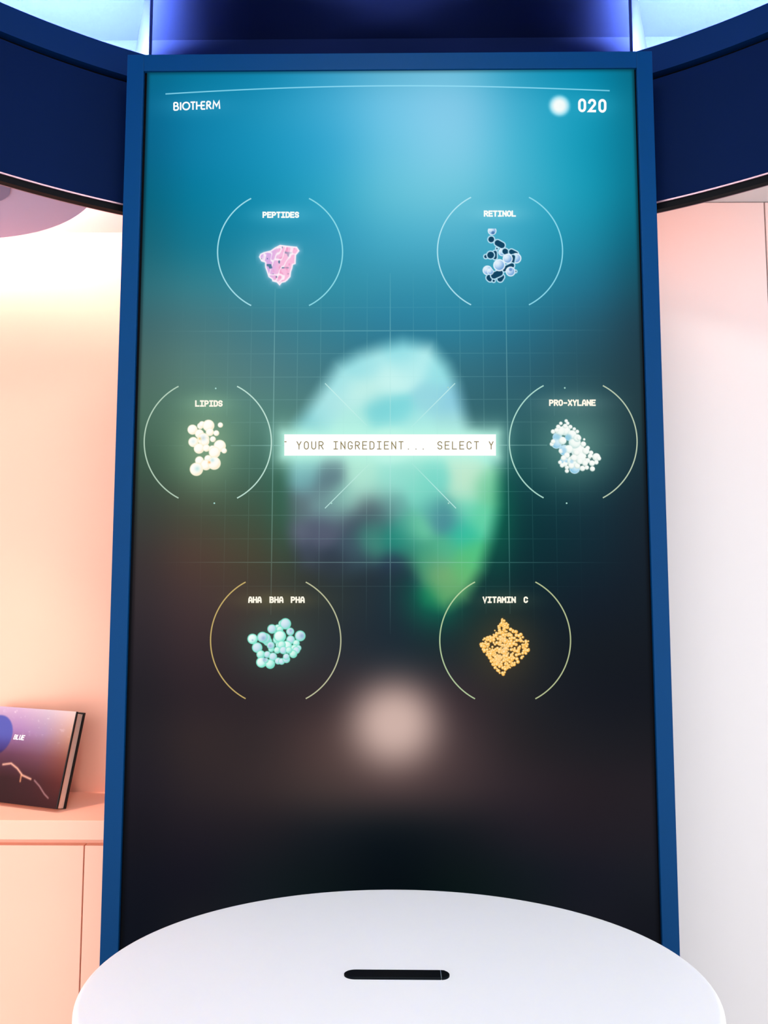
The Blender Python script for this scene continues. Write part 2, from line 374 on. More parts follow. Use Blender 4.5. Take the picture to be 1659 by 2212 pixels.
def ell(x, y, cx, cy, rx, ry):
    return np.hypot((x-cx)/rx, (y-cy)/ry)
def picture(x, y):
    x = np.asarray(x, float); y = np.asarray(y, float)
    c = base_colour(x, y)
    # soft green spill beside the head
    c = over(c, (8, 112, 84), 0.85*np.exp(-ell(x, y, 940, 1290, 62, 62)**2))
    c = over(c, (0, 120, 85), 0.55*np.exp(-ell(x, y, 1070, 1110, 45, 120)**2))
    c = over(c, (48, 112, 88), 0.45*np.exp(-ell(x, y, 615, 1070, 38, 130)**2))
    # blurred head
    a = 1-smooth(-24, 26, poly_sdf(x, y, HEAD))
    a = a*(1-0.75*smooth(1170, 1270, y)*(1-smooth(870, 920, x)))
    num = 0; den = 1e-9
    for (hx, hy, r, g, b) in HEADC:
        w = np.exp(-((x-hx)**2+(y-hy)**2)/(2*21.0**2))+1e-7
        num = num+w[..., None]*np.array([r, g, b], float); den = den+w
    c = c*(1-a[..., None])+(num/den[..., None])*a[..., None]
    # glow of the ticker bar
    dx = np.maximum(np.maximum(BAR[0]-x, x-BAR[1]), 0); dy = np.maximum(np.maximum(BAR[2]-y, y-BAR[3]), 0)
    c = over(c, (188, 248, 230), 0.85*np.exp(-(np.hypot(dx, dy)/22.0)**1.3))
    # pale orb
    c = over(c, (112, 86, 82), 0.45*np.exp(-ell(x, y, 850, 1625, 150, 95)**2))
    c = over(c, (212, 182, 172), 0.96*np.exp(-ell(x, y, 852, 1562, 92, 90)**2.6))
    # counter dot at the top right
    d = np.hypot(x-1208.5, y-228.5)
    c = over(c, (150, 222, 240), 1-smooth(17, 27, d)); c = over(c, (253, 255, 252), 1-smooth(9, 22, d))
    # faint glows round the words and pictures
    for (gx, gy, rx, ry, col, al) in GLOWS:
        c = over(c, col, al*np.exp(-ell(x, y, gx, gy, rx, ry)**2))
    # darker rim of the panel
    return np.clip(c, 0, 255)
GLOWS = [(606,464,60,18,(120,205,230),.35),(604,570,70,62,(110,190,205),.30),(1080,462,55,18,(150,220,235),.35),(1082,555,60,75,(90,190,215),.22),
 (451,872,52,20,(150,200,165),.35),(446,966,66,85,(175,205,160),.50),(1236,870,70,20,(130,165,160),.35),(1240,966,82,80,(140,195,175),.50),
 (597,1296,82,18,(120,110,70),.38),(597,1390,80,70,(70,120,100),.38),(1091,1296,66,18,(90,105,80),.30),(1089,1396,75,85,(105,82,42),.45),
 (425,228,75,22,(70,165,205),.35),(1278,228,50,24,(70,180,210),.3)]

def pixmesh(name, x, y, faces, col, layer, parent, mat=None, **props):
    """mesh on the screen plane from picture coordinates, with its colours"""
    Yl = -0.00025*layer
    X, Z = to_screen(x, y, Yl)
    v = np.stack([X, np.full(X.shape, Yl), Z], -1)
    me = bpy.data.meshes.new(name); me.from_pydata(v.tolist(), [], faces); me.update()
    at = me.color_attributes.new('picture', 'FLOAT_COLOR', 'POINT')
    rgba = np.ones((len(v), 4)); rgba[:, :3] = lin(np.clip(col, 0, 255))
    at.data.foreach_set('color', rgba.astype(np.float32).ravel())
    o = link(name, me, mat or M_SCREEN, parent, **props)
    return o

def gridfaces(nx, ny):
    i, j = np.meshgrid(np.arange(nx-1), np.arange(ny-1)); a = (j*nx+i).ravel()
    return np.stack([a, a+nx, a+nx+1, a+1], -1).tolist()

# ---- the object tree of the display
disp = empty('digital_display', (0, 0, 0), label='tall portrait digital screen in a blue frame showing six labelled ingredient circles', category='screen')
FX0, FX1, FT = -0.5045, 0.5005, 2.4944
link('frame_side', box(FX0, -0.4725, -0.004, 0.085, 0.0, FT, 0.001), M_FRAME, disp, label='blue frame upright on the niche side')
link('frame_side', box(0.4705, FX1, -0.004, 0.085, 0.0, FT, 0.001), M_FRAME, disp, label='blue frame upright on the off-white wall side')
link('frame_top', box(-0.4725, 0.4705, -0.004, 0.085, TOP-0.003, FT, 0.001), M_FRAME, disp)
link('frame_bottom', box(-0.4725, 0.4705, -0.004, 0.085, 0.0, TOP-SH-0.008, 0.001), M_FRAME, disp)
link('bezel', box(-0.4725, 0.4705, 0.003, 0.08, TOP-SH-0.008, TOP-0.003), M_BLACK, disp, label='thin black bezel')

# screen panel: dense picture grid with a solid back
NX, NZ = 300, 520
gx = np.linspace(-HW, HW, NX); gz = np.linspace(TOP-0.003, TOP-SH, NZ)
XX, ZZ = np.meshgrid(gx, gz); px, py = to_pixel(XX.ravel(), ZZ.ravel())
v = np.stack([XX.ravel(), np.zeros(NX*NZ), ZZ.ravel()], -1)
me = bpy.data.meshes.new('screen')
back = [(-HW, 0.0028, TOP-0.003), (HW, 0.0028, TOP-0.003), (HW, 0.0028, TOP-SH), (-HW, 0.0028, TOP-SH)]
nb = NX*NZ
faces = gridfaces(NX, NZ)+[(nb, nb+1, nb+2, nb+3)]
me.from_pydata(v.tolist()+back, [], faces); me.update()
at = me.color_attributes.new('picture', 'FLOAT_COLOR', 'POINT'); rgba = np.zeros((nb+4, 4)); rgba[:, 3] = 1
edge = smooth(0, 9, np.minimum(XX.ravel()+HW, HW-XX.ravel())/0.00085)
edge_t = smooth(-4, 10, (TOP-0.003-ZZ.ravel())/0.00085)
pic = picture(px, py)*(0.55+0.45*edge*edge_t)[:, None]
rgba[:nb, :3] = lin(np.clip(pic, 0, 255)); at.data.foreach_set('color', rgba.astype(np.float32).ravel())
screen = link('screen', me, M_SCREEN, disp, label='lit screen with a blue to black gradient, a blurred pale head and a pale glowing orb')

# ---- strokes drawn on the screen
def stroke(pts, w, closed=False):
    """ribbon of width w along a polyline; returns verts (x, y) and quads"""
    P = np.array(pts, float); n = len(P)
    if closed: nxt = np.roll(P, -1, 0); prv = np.roll(P, 1, 0)
    else:
        nxt = np.vstack([P[1:], P[-1:]]); prv = np.vstack([P[:1], P[:-1]])
    d1 = P-prv; d2 = nxt-P
    l1 = np.linalg.norm(d1, axis=1, keepdims=True); l2 = np.linalg.norm(d2, axis=1, keepdims=True)
    u1 = np.where(l1 > 1e-9, d1/np.maximum(l1, 1e-9), 0); u2 = np.where(l2 > 1e-9, d2/np.maximum(l2, 1e-9), 0)
    u1 = np.where(l1 > 1e-9, u1, u2); u2 = np.where(l2 > 1e-9, u2, u1)
    n1 = np.stack([-u1[:, 1], u1[:, 0]], -1); n2 = np.stack([-u2[:, 1], u2[:, 0]], -1)
    m = n1+n2; ml = np.linalg.norm(m, axis=1, keepdims=True); m = np.where(ml > 1e-6, m/np.maximum(ml, 1e-6), n1)
    k = np.clip(1/np.maximum((m*n1).sum(1, keepdims=True), 0.45), 1, 2.2)
    A = P+m*k*w/2; B = P-m*k*w/2
    V = np.empty((2*n, 2)); V[0::2] = A; V[1::2] = B
    Fs = [(2*i, 2*i+1, 2*i+3, 2*i+2) for i in range(n-1)]
    if closed: Fs.append((2*n-2, 2*n-1, 1, 0))
    return V, Fs

def lines(name, polylines, width, layer, colour, parent=None, alpha=None, **props):
    """polylines: list of (points, closed); alpha(x, y) mixes the colour over the picture below"""
    X, Fc, base = [], [], 0
    for (pts, closed) in polylines:
        V, Fs = stroke(pts, width, closed); X.append(V); Fc += [tuple(i+base for i in f) for f in Fs]; base += len(V)
    V = np.vstack(X)
    if alpha is None: col = np.tile(np.asarray(colour, float), (len(V), 1))
    else: col = over(picture(V[:, 0], V[:, 1]), colour, np.clip(alpha(V[:, 0], V[:, 1]), 0, 1))
    return pixmesh(name, V[:, 0], V[:, 1], Fc, col, layer, parent or screen, **props)

def seg(a, b, n=24):
    return [(a[0]+(b[0]-a[0])*i/n, a[1]+(b[1]-a[1])*i/n) for i in range(n+1)]

# grid: straight in the screen plane, so built from plane positions
def plane_px(X, Z): return to_pixel(np.array(X), np.array(Z))
gxc, gzc = to_screen(843, 962); gx1, _ = to_screen(1097, 962); stepx = (gx1-gxc)/5
rows = [664, 714.5, 763.5, 814, 863, 912, 962, 1012, 1062, 1113, 1164, 1215, 1266.6]
zt_, zb_ = to_screen(843, 590)[1], to_screen(843, 1370)[1]
minor, major = [], []
for k in range(-9, 10):
    Zs = np.linspace(zt_, zb_, 60); a, b = to_pixel(np.full(60, gxc+k*stepx), Zs)
    (major if k in (-5, 0, 5) else minor).append((list(zip(a, b)), False))
for yv in rows:
    z = to_screen(843, yv)[1]; Xs = np.linspace(gxc-stepx*10.4, gxc+stepx*10.4, 60); a, b = to_pixel(Xs, np.full(60, z))
    (major if yv in (714.5, 962, 1215) else minor).append((list(zip(a, b)), False))
def fade(x, y): return np.exp(-(((x-843)/370)**4))*np.exp(-(((y-962)/330)**4))
lines('grid_lines', minor, 1.7, 1, (168, 224, 218), alpha=lambda x, y: 0.15*fade(x, y))
lines('grid_lines', major, 2.2, 2, (180, 232, 226), alpha=lambda x, y: 0.36*fade(x, y), label='brighter main grid lines')
# diagonal pointers
for (a, b) in (((702, 828), (793, 920)), ((983, 828), (888, 923)), ((702, 1098), (797, 1003)), ((985, 1098), (890, 1001))):
    lines('pointer_line', [(seg(a, b), False)], 2.0, 3, (205, 245, 238),
          alpha=lambda x, y: 0.75*smooth(20, 110, np.hypot(x-843, y-962))*(0.35+0.65*smooth(40, 190, np.hypot(x-843, y-962))))
def disc_px(cx, cy, r, n=14): return [(cx+r*math.cos(2*math.pi*i/n), cy+r*math.sin(2*math.pi*i/n)) for i in range(n)]
def fill(name, poly, col, layer, parent=None, **props):
    P = np.array(poly, float); return pixmesh(name, P[:, 0], P[:, 1], [tuple(range(len(P)))], np.tile(np.asarray(col, float), (len(P), 1)), layer, parent or screen, **props)
for (x, y) in ((716, 1087), (969, 1087), (968, 837), (466, 839), (463, 1087), (1220, 838), (1224, 1087)):
    fill('light_dot', disc_px(x, y, 1.8), (165, 215, 205), 4)

# long arc under the top edge
arc = np.array([(357.5, 203), (480, 196), (620, 190), (720, 187), (843, 185.2), (1000, 186.6), (1160, 190), (1240, 192.8), (1317, 196)])
cf = np.polyfit(arc[:, 0]-840, arc[:, 1], 4); xs2 = np.linspace(357.5, 1317, 90)
lines('top_arc', [(list(zip(xs2, np.polyval(cf, xs2-840))), False)], 2.6, 3, (150, 225, 248), alpha=lambda x, y: np.full(x.shape, 0.8))

# ingredient rings: (left, right, ytop, ybottom, top-left end x, top-right, bottom-left, bottom-right)
RINGS = [('peptides', 470, 740, 428.7, 660, 544.4, 668.6, 541, 666.7, (178, 236, 246), (150, 228, 240)),
         ('retinol', 945, 1215.2, 426.2, 658.5, 1016.9, 1141.5, 1019.7, 1144.9, (185, 236, 248), (150, 226, 244)),
         ('lipids', 311.5, 586.3, 834.5, 1076, 389, 514, 383, 510.8, (196, 222, 200), (206, 240, 226)),
         ('xylane', 1100.3, 1376.2, 833, 1075.4, 1172, 1299.3, 1176.5, 1305.2, (190, 236, 220), (205, 220, 190)),
         ('aha', 454.8, 736.2, 1257.4, 1509.2, 532.5, 661.8, 529, 659.5, (214, 186, 112), (206, 208, 168)),
         ('vitamin', 950, 1232.5, 1257.2, 1509.5, 1026, 1155.5, 1027.9, 1159.2, (196, 220, 170), (202, 212, 160))]
for (nm, xl, xr, yt, yb, tl, tr, bl, br, cl, cr) in RINGS:
    a = (xr-xl)/2; cx = (xl+xr)/2; cy = (yt+yb)/2; v_ = (yb-yt)/2
    c_ = ((tr-tl)+(br-bl))/4; b = v_/math.sqrt(1-(c_/a)**2)
    for side in (-1, 1):
        t1 = math.asin(np.clip((yt-cy)/b, -1, 1)); t2 = -t1
        pts = [(cx+side*a*math.cos(t), cy+b*math.sin(t)) for t in np.linspace(t1, t2, 72)]
        lines('ring_arc', [(pts, False)], 2.7, 3, cl if side < 0 else cr, alpha=lambda x, y: np.full(x.shape, 0.86))

# ---- lettering: stroke glyphs on a unit box (x right, y down)
def arcp(cx, cy, rx, ry, a0, a1, n=10): return [(cx+rx*math.cos(math.radians(a0+(a1-a0)*i/n)), cy+ry*math.sin(math.radians(a0+(a1-a0)*i/n))) for i in range(n+1)]
def rrect(x0, x1, y0, y1, rx, ry):
    return arcp(x1-rx, y0+ry, rx, ry, -90, 0, 6)+arcp(x1-rx, y1-ry, rx, ry, 0, 90, 6)+arcp(x0+rx, y1-ry, rx, ry, 90, 180, 6)+arcp(x0+rx, y0+ry, rx, ry, 180, 270, 6)
def bowl(y0, y1, x1=1.0): r = (y1-y0)/2; return [(0, y0), (x1-0.45, y0)]+arcp(x1-0.45, y0+r, 0.45, r, -90, 90, 8)+[(0, y1)]
G = {
 'A': [([(0, 1), (.08, .3), (.32, 0), (.68, 0), (.92, .3), (1, 1)], 0), ([(0, .66), (1, .66)], 0)],
 'B': [([(0, 0), (0, 1)], 0), (bowl(0, .48, .92), 0), (bowl(.48, 1), 0)],
 'C': [(arcp(.5, .28, .5, .28, -10, -180, 8)+arcp(.5, .72, .5, .28, 180, 10, 8), 0)],
 'D': [([(0, 0), (0, 1)], 0), ([(0, 0), (.45, 0)]+arcp(.45, .3, .55, .3, -90, 0, 6)+arcp(.45, .7, .55, .3, 0, 90, 6)+[(0, 1)], 0)],
 'E': [([(1, 0), (0, 0), (0, 1), (1, 1)], 0), ([(0, .48), (.85, .48)], 0)],
 'G': [(arcp(.5, .28, .5, .28, -10, -180, 8)+arcp(.5, .72, .5, .28, 180, 0, 8)+[(1, .55), (.55, .55)], 0)],
 'H': [([(0, 0), (0, 1)], 0), ([(1, 0), (1, 1)], 0), ([(0, .5), (1, .5)], 0)],
 'I': [([(.5, 0), (.5, 1)], 0), ([(.05, 0), (.95, 0)], 0), ([(.05, 1), (.95, 1)], 0)],
 'L': [([(0, 0), (0, 1), (1, 1)], 0)],
 'M': [([(0, 0), (0, 1)], 0), ([(1, 0), (1, 1)], 0), ([(0, .05), (.5, .5), (1, .05)], 0)],
 'N': [([(0, 0), (0, 1)], 0), ([(1, 0), (1, 1)], 0), ([(0, .08), (1, .92)], 0)],
 'O': [(rrect(0, 1, 0, 1, .5, .3), 1)], '0': [(rrect(0, 1, 0, 1, .5, .3), 1)],
 'P': [([(0, 0), (0, 1)], 0), (bowl(0, .55), 0)],
 'R': [([(0, 0), (0, 1)], 0), (bowl(0, .5), 0), ([(.45, .5), (1, 1)], 0)],
 'S': [(arcp(.5, .25, .5, .25, -15, -270, 12)+arcp(.5, .75, .5, .25, -90, 165, 12), 0)],
 'T': [([(0, 0), (1, 0)], 0), ([(.5, 0), (.5, 1)], 0)],
 'U': [([(0, 0), (0, .7)]+arcp(.5, .7, .5, .3, 180, 0, 8)+[(1, 0)], 0)],
 'V': [([(0, 0), (.5, 1), (1, 0)], 0)],
 'X': [([(0, 0), (1, 1)], 0), ([(1, 0), (0, 1)], 0)],
 'Y': [([(0, 0), (.5, .5), (1, 0)], 0), ([(.5, .5), (.5, 1)], 0)],
 '-': [([(.1, .55), (.9, .55)], 0)],
 '2': [(arcp(.5, .28, .5, .28, -170, 35, 10)+[(0, 1), (1, 1)], 0)],
 '.': [([(.38, .97), (.62, .97)], 0)],
}
def word(text, x0, x1, y0, y1, w, gap=0.42, slope=0.0):
    """strokes of a monospaced word filling x0..x1, y0..y1 (outer edges, stroke width w)"""
    n = len(text); xa, xb, ya, yb = x0+w/2, x1-w/2, y0+w/2, y1-w/2
    cw = (xb-xa)/(n+gap*(n-1)) if n > 1 else xb-xa
    out = []
    for i, ch in enumerate(text):
        ox = xa+i*cw*(1+gap)
        for (pts, closed) in G.get(ch, []):
            q = [(ox+p[0]*cw, ya+p[1]*(yb-ya)+slope*(ox+p[0]*cw-x0)) for p in pts]
            if not closed:                                   # square stroke ends
                for e, nb_ in ((0, 1), (-1, -2)):
                    dx, dy = q[e][0]-q[nb_][0], q[e][1]-q[nb_][1]; L = math.hypot(dx, dy) or 1.0
                    q[e] = (q[e][0]+dx/L*w*0.45, q[e][1]+dy/L*w*0.45)
            out.append((q, bool(closed)))
    return out
WARM = (255, 250, 232)
for (txt, words) in (('PEPTIDES', [('PEPTIDES', 567, 646.2, 457.2, 470.8)]), ('RETINOL', [('RETINOL', 1045, 1114.6, 454.6, 468.2)]),
                     ('LIPIDS', [('LIPIDS', 421.4, 481, 864.6, 878.6)]), ('PRO-XYLANE', [('PRO-XYLANE', 1186, 1287, 863, 877)]),
                     ('AHA BHA PHA', [('AHA', 536, 565.4, 1288.6, 1302.6), ('BHA', 582, 612.5, 1288.6, 1302.6), ('PHA', 628, 658.4, 1288.6, 1302.6)]),
                     ('VITAMIN C', [('VITAMIN', 1042.4, 1114.4, 1288.6, 1302.6), ('C', 1131, 1140.6, 1288.6, 1302.6)])):
    for (t, a, b, c, d) in words:
        lines('lettering', word(t, a, b, c, d, 3.3, 0.55), 3.3, 5, (250, 254, 250) if txt in ('PEPTIDES', 'RETINOL') else WARM, label='white screen caption')
# number 020
st = []
for (t, a, b, c, d) in (('0', 1248.8, 1266.2, 212.8, 242.4), ('2', 1270.2, 1287.8, 213.4, 242.6), ('0', 1292.4, 1310, 213.8, 243.4)): st += word(t, a, b, c, d, 5.4)
lines('lettering', st, 5.4, 5, (252, 255, 255), label='white three-digit number')
# wordmark at the top left, tight letters on a slightly rising line
def lp(x, y): return (340+x/5.925, 170+(y)/5.925)
def wm(pts): return [lp(x, y-(x-203)*0.034) for x, y in pts]
st = [(wm([(213, 308), (213, 402)]), 0), (wm([(213, 308), (240, 308)]+arcp(240, 330, 20, 22, -90, 90, 8)+[(213, 352)]), 0),
      (wm([(213, 352), (244, 352)]+arcp(244, 377, 24, 25, -90, 90, 8)+[(213, 402)]), 0),
      (wm([(297, 305), (297, 405)]), 0), (wm(arcp(368, 355, 44, 46, 0, 345, 24)), 1),
      (wm([(424, 309), (486, 309)]), 0), (wm([(455, 309), (455, 406)]), 0),
      (wm([(503, 302), (503, 406)]), 0), (wm([(503, 355), (604, 355)]), 0), (wm([(562, 309), (562, 401)]), 0),
      (wm([(562, 309), (610, 309)]), 0), (wm([(562, 401), (612, 401)]), 0),
      (wm([(634, 309), (634, 406)]), 0), (wm([(634, 309), (656, 309)]+arcp(656, 331, 22, 23, -90, 90, 8)+[(634, 354)]), 0), (wm([(652, 354), (690, 404)]), 0),
      (wm([(712, 406), (722, 308), (757, 368), (790, 308), (796, 406)]), 0)]
lines('lettering', [(p, bool(c)) for p, c in st], 3.3, 5, (252, 255, 255), label='white wordmark in tight capitals')

# ticker bar
tick = fill('ticker_bar', [(614, 938.2), (1071.4, 938.2), (1071.4, 984.4), (614, 984.4)], (255, 255, 254), 5, label='white ticker bar with thin gold-brown capitals')
for (t, a, b) in (('YOUR', 640.7, 698.8), ('INGREDIENT', 720, 871.4), ('SELECT', 945, 1034.4), ('Y', 1056, 1066)):
    lines('lettering', word(t, a, b, 953.4, 970.8, 1.7, 0.82), 1.7, 6, (128, 110, 44), label='thin gold-brown ticker word')
lines('lettering', [([(614.3, 954.4), (619, 954.4)], False)], 1.7, 6, (128, 110, 44))
for xd in (882.3, 898.6, 914.2): lines('full_stop', [([(xd-1, 970), (xd+1, 970)], False)], 1.7, 6, (128, 110, 44))

# ---- the six molecule pictures, shaded point by point on fine flat patches
def patch(name, x0, x1, y0, y1, step, paint, label):
    nx, ny = int((x1-x0)/step)+1, int((y1-y0)/step)+1
    xx, yy = np.meshgrid(np.linspace(x0, x1, nx), np.linspace(y0, y1, ny)); x = xx.ravel(); y = yy.ravel()
    c = paint(x, y, picture(x, y))
    # only keep faces the picture touches, so the patch ends at the drawing
    pixmesh(name, x, y, gridfaces(nx, ny), c, 2.6, screen, label=label)
def ball(c, x, y, cx, cy, r, dark, mid, light, rim=None, rimw=0.28, lx=-.35, ly=-.4):
    d = np.hypot(x-cx, y-cy)/r; a = 1-smooth(1-0.9/r, 1+0.9/r, d)
    nz = np.sqrt(np.clip(1-d*d, 0, 1)); sh = np.clip(((x-cx)*lx+(y-cy)*ly)/r+0.75*nz, 0, 1)[..., None]
    col = np.where(sh < .5, np.asarray(dark, float)*(1-2*sh)+np.asarray(mid, float)*2*sh, np.asarray(mid, float)*(2-2*sh)+np.asarray(light, float)*(2*sh-1))
    if rim is not None: col = over(col, rim, smooth(1-rimw, 1-rimw*.35, d))
    return c*(1-a[..., None])+col*a[..., None]
def capsule(c, x, y, a, b, r, core, rim, rw=2.2):
    a = np.array(a, float); b = np.array(b, float); e = b-a
    t = np.clip(((x-a[0])*e[0]+(y-a[1])*e[1])/max(e@e, 1e-6), 0, 1); d = np.hypot(x-a[0]-t*e[0], y-a[1]-t*e[1])
    c = over(c, rim, 1-smooth(r-.8, r+.8, d)); return over(c, core, 1-smooth(r-rw-.8, r-rw+.5, d))
def vnoise(x, y, s, seed):
    r = np.random.RandomState(seed); T = r.rand(64, 64); u = x/s; w = y/s
    i = np.floor(u).astype(int); j = np.floor(w).astype(int); a = u-i; b = w-j; a = a*a*(3-2*a); b = b*b*(3-2*b)
    g = lambda p, q: T[q % 64, p % 64]
    return (g(i, j)*(1-a)+g(i+1, j)*a)*(1-b)+(g(i, j+1)*(1-a)+g(i+1, j+1)*a)*b

PEP = [(585,830),(600,795),(640,775),(720,755),(770,720),(830,690),(910,700),(1025,712),(1055,760),(1015,810),(1012,860),(1010,910),(980,922),(972,962),(958,1000),(950,1060),(915,1100),(890,1120),(850,1130),(825,1162),(790,1125),(740,1112),(735,1090),(695,1062),(675,1000),(657,950),(655,895),(612,880)]
PEP = [(450+a/5.352, 400+b/5.352) for a, b in PEP]
def paint_pep(x, y, c):
    d = poly_sdf(x, y, PEP); c = over(c, (190, 215, 240), 0.5*np.exp(-np.clip(d, 0, 99)/4))
    n1 = vnoise(x+y*.3, y*.6, 9, 1); n2 = vnoise(x, y*.7, 5, 2); ridge = np.abs(n1-.5)*2
    col = np.tile(np.array([250, 190, 222.]), (len(x), 1)); lil = 1-smooth(575, 612, x+0.1*(y-570))
    col = over(col, (206, 168, 232), 0.75*lil); col = over(col, (238, 140, 185), .55*smooth(.62, .85, n2)*(1-lil))
    col = over(col, (255, 246, 252), 0.9*(1-smooth(.03, .22, ridge)))
    col = over(col, (60, 110, 140), .85*smooth(.8, .9, vnoise(x+40, y, 6.5, 5))*(1-smooth(600, 640, x)))
    col = over(col, (255, 240, 250), smooth(-4.5, -1.5, d))
    a = 1-smooth(-.8, .8, d); return c*(1-a[..., None])+col*a[..., None]
patch('molecule_picture', 552, 656, 520, 624, 0.9, paint_pep, 'pink crystal-like peptide picture')

def C6(a, b): return (930+a/5.352, 400+b/5.352)
def paint_ret(x, y, c):
    D = (10, 66, 96); Rm = (188, 228, 246)
    def cap(p, q, r): nonlocal c; c = capsule(c, x, y, C6(*p), C6(*q), r/5.352, D, Rm)
    def bl(p, r): nonlocal c; c = ball(c, x, y, *C6(*p), r/5.352, (96, 150, 205), (150, 190, 232), (240, 250, 255), (232, 246, 255), .30)
    keep = c.copy(); bl((712, 528), 50); top = y < C6(0, 503)[1]; c[top] = keep[top]
    c = over(c, (60, 110, 165), .8*(1-smooth(2.5, 4.5, np.hypot(x-C6(722, 0)[0], y-C6(0, 550)[1]))))
    cap((702, 627), (702, 627), 46); cap((775, 668), (825, 695), 46); cap((765, 730), (770, 735), 20)
    cap((640, 825), (640, 825), 32); cap((745, 780), (745, 835), 34); cap((695, 808), (695, 808), 52)
    bl((830, 775), 46); cap((862, 765), (868, 770), 44); cap((935, 770), (985, 795), 40)
    bl((990, 845), 60); cap((955, 830), (940, 920), 36); cap((940, 930), (850, 970), 40); bl((892, 850), 58)
    cap((985, 995), (985, 1000), 20); bl((925, 998), 57); bl((658, 985), 56); cap((680, 1070), (690, 1080), 46); cap((730, 1105), (730, 1105), 26)
    cap((820, 1060), (805, 1085), 44); cap((735, 1045), (800, 1015), 48); bl((692, 1000), 38); bl((795, 925), 70)
    c = over(c, (70, 120, 190), .7*(1-smooth(2, 5, np.hypot(x-C6(925, 0)[0], y-C6(0, 975)[1]))))
    return c
patch('molecule_picture', 1038, 1132, 488, 620, 0.9, paint_ret, 'dark teal and pale blue bead molecule picture')

def C7(a, b): return (300+a/5.352, 810+b/5.352)
def paint_lip(x, y, c):
    for (a, b, r) in ((942, 578, 30), (710, 590, 36), (730, 570, 36), (805, 585, 68), (620, 632, 58), (820, 660, 46), (895, 672, 33), (700, 680, 52), (745, 740, 70), (855, 742, 34),
                      (630, 775, 58), (765, 770, 50), (695, 850, 60), (780, 845, 42), (935, 820, 70), (985, 875, 32), (850, 860, 45), (875, 895, 66), (700, 990, 50), (800, 970, 44), (775, 1040, 62),
                      (870, 1020, 76), (665, 1090, 77)):
        c = ball(c, x, y, *C7(a, b), r/5.352, (254, 236, 204), (255, 253, 242), (255, 255, 252), (255, 247, 220), .20)
    for (a, b, r, col) in ((705, 735, 16, (245, 205, 110)), (745, 730, 26, (205, 220, 225)), (815, 1010, 15, (255, 180, 100)), (850, 985, 22, (200, 232, 228)), (675, 1085, 30, (196, 232, 228)), (630, 770, 22, (225, 240, 240))):
        p = C7(a, b); c = over(c, col, .85*np.exp(-((x-p[0])**2+(y-p[1])**2)/(r/5.352)**2))
    return c
patch('molecule_picture', 396, 498, 898, 1036, 0.9, paint_lip, 'cream-white bead molecule picture')

def C8(a, b): return (1090+a/5.352, 810+b/5.352)
def paint_xyl(x, y, c):
    rnd = random.Random(4)
    big = [(610, 720, 55, 1), (600, 790, 62, 1), (740, 720, 40, 1), (690, 870, 62, 1), (690, 1000, 52, 1), (810, 1080, 62, 1), (780, 1000, 60, 0), (850, 880, 80, 0), (810, 780, 70, 0), (700, 640, 60, 0), (640, 650, 55, 0), (780, 690, 52, 0), (840, 730, 45, 0), (880, 960, 70, 0), (740, 860, 50, 0), (670, 760, 45, 0)]
    sm = [(712, 532, 20), (730, 560, 20), (650, 560, 20), (620, 600, 26), (560, 655, 26), (600, 640, 26), (700, 590, 26), (760, 600, 24), (805, 625, 20), (840, 655, 22), (860, 730, 26), (545, 800, 24), (560, 770, 26),
          (910, 800, 32), (960, 845, 26), (940, 880, 40), (1000, 900, 26), (1060, 950, 46), (1090, 965, 26), (1060, 1010, 26), (990, 940, 30), (960, 990, 30), (1010, 1020, 34), (1015, 1085, 30), (950, 1070, 26), (900, 1080, 32), (930, 1020, 34),
          (720, 1110, 24), (720, 1070, 24), (700, 1030, 30), (770, 1050, 34), (840, 1050, 34), (650, 880, 26), (830, 900, 34), (720, 930, 34), (680, 960, 30), (640, 1010, 22), (665, 1045, 26), (870, 1000, 34), (800, 960, 40), (920, 745, 14)]
    for (a, b, r, bl) in big:
        if bl: c = ball(c, x, y, *C8(a, b), r/5.352, (130, 196, 226), (170, 216, 238), (224, 244, 250), (200, 234, 246), .2, .3, -.4)
        else: c = ball(c, x, y, *C8(a, b), r/5.352, (200, 226, 222), (240, 250, 244), (255, 255, 252), None, .2, .2, -.4)
    for (a, b, r) in sm: c = ball(c, x, y, *C8(a, b), r/5.352, (206, 224, 216), (244, 250, 244), (255, 255, 252), None, .2, .2, -.4)
    for (a, b, r, col) in ((610, 715, 34, (150, 205, 228)), (740, 720, 36, (140, 200, 222)), (690, 870, 30, (165, 212, 236)), (775, 1000, 22, (170, 214, 236)), (712, 1000, 14, (160, 206, 230)), (765, 910, 9, (60, 90, 95)), (1005, 960, 9, (70, 100, 95)), (945, 955, 9, (70, 100, 95))):
        p = C8(a, b); c = over(c, col, .8*np.exp(-(((x-p[0])**2+(y-p[1])**2)/(r/5.352)**2)**2))
    return c
patch('molecule_picture', 1182, 1306, 898, 1030, 0.9, paint_xyl, 'knobbly white and pale blue molecule picture')

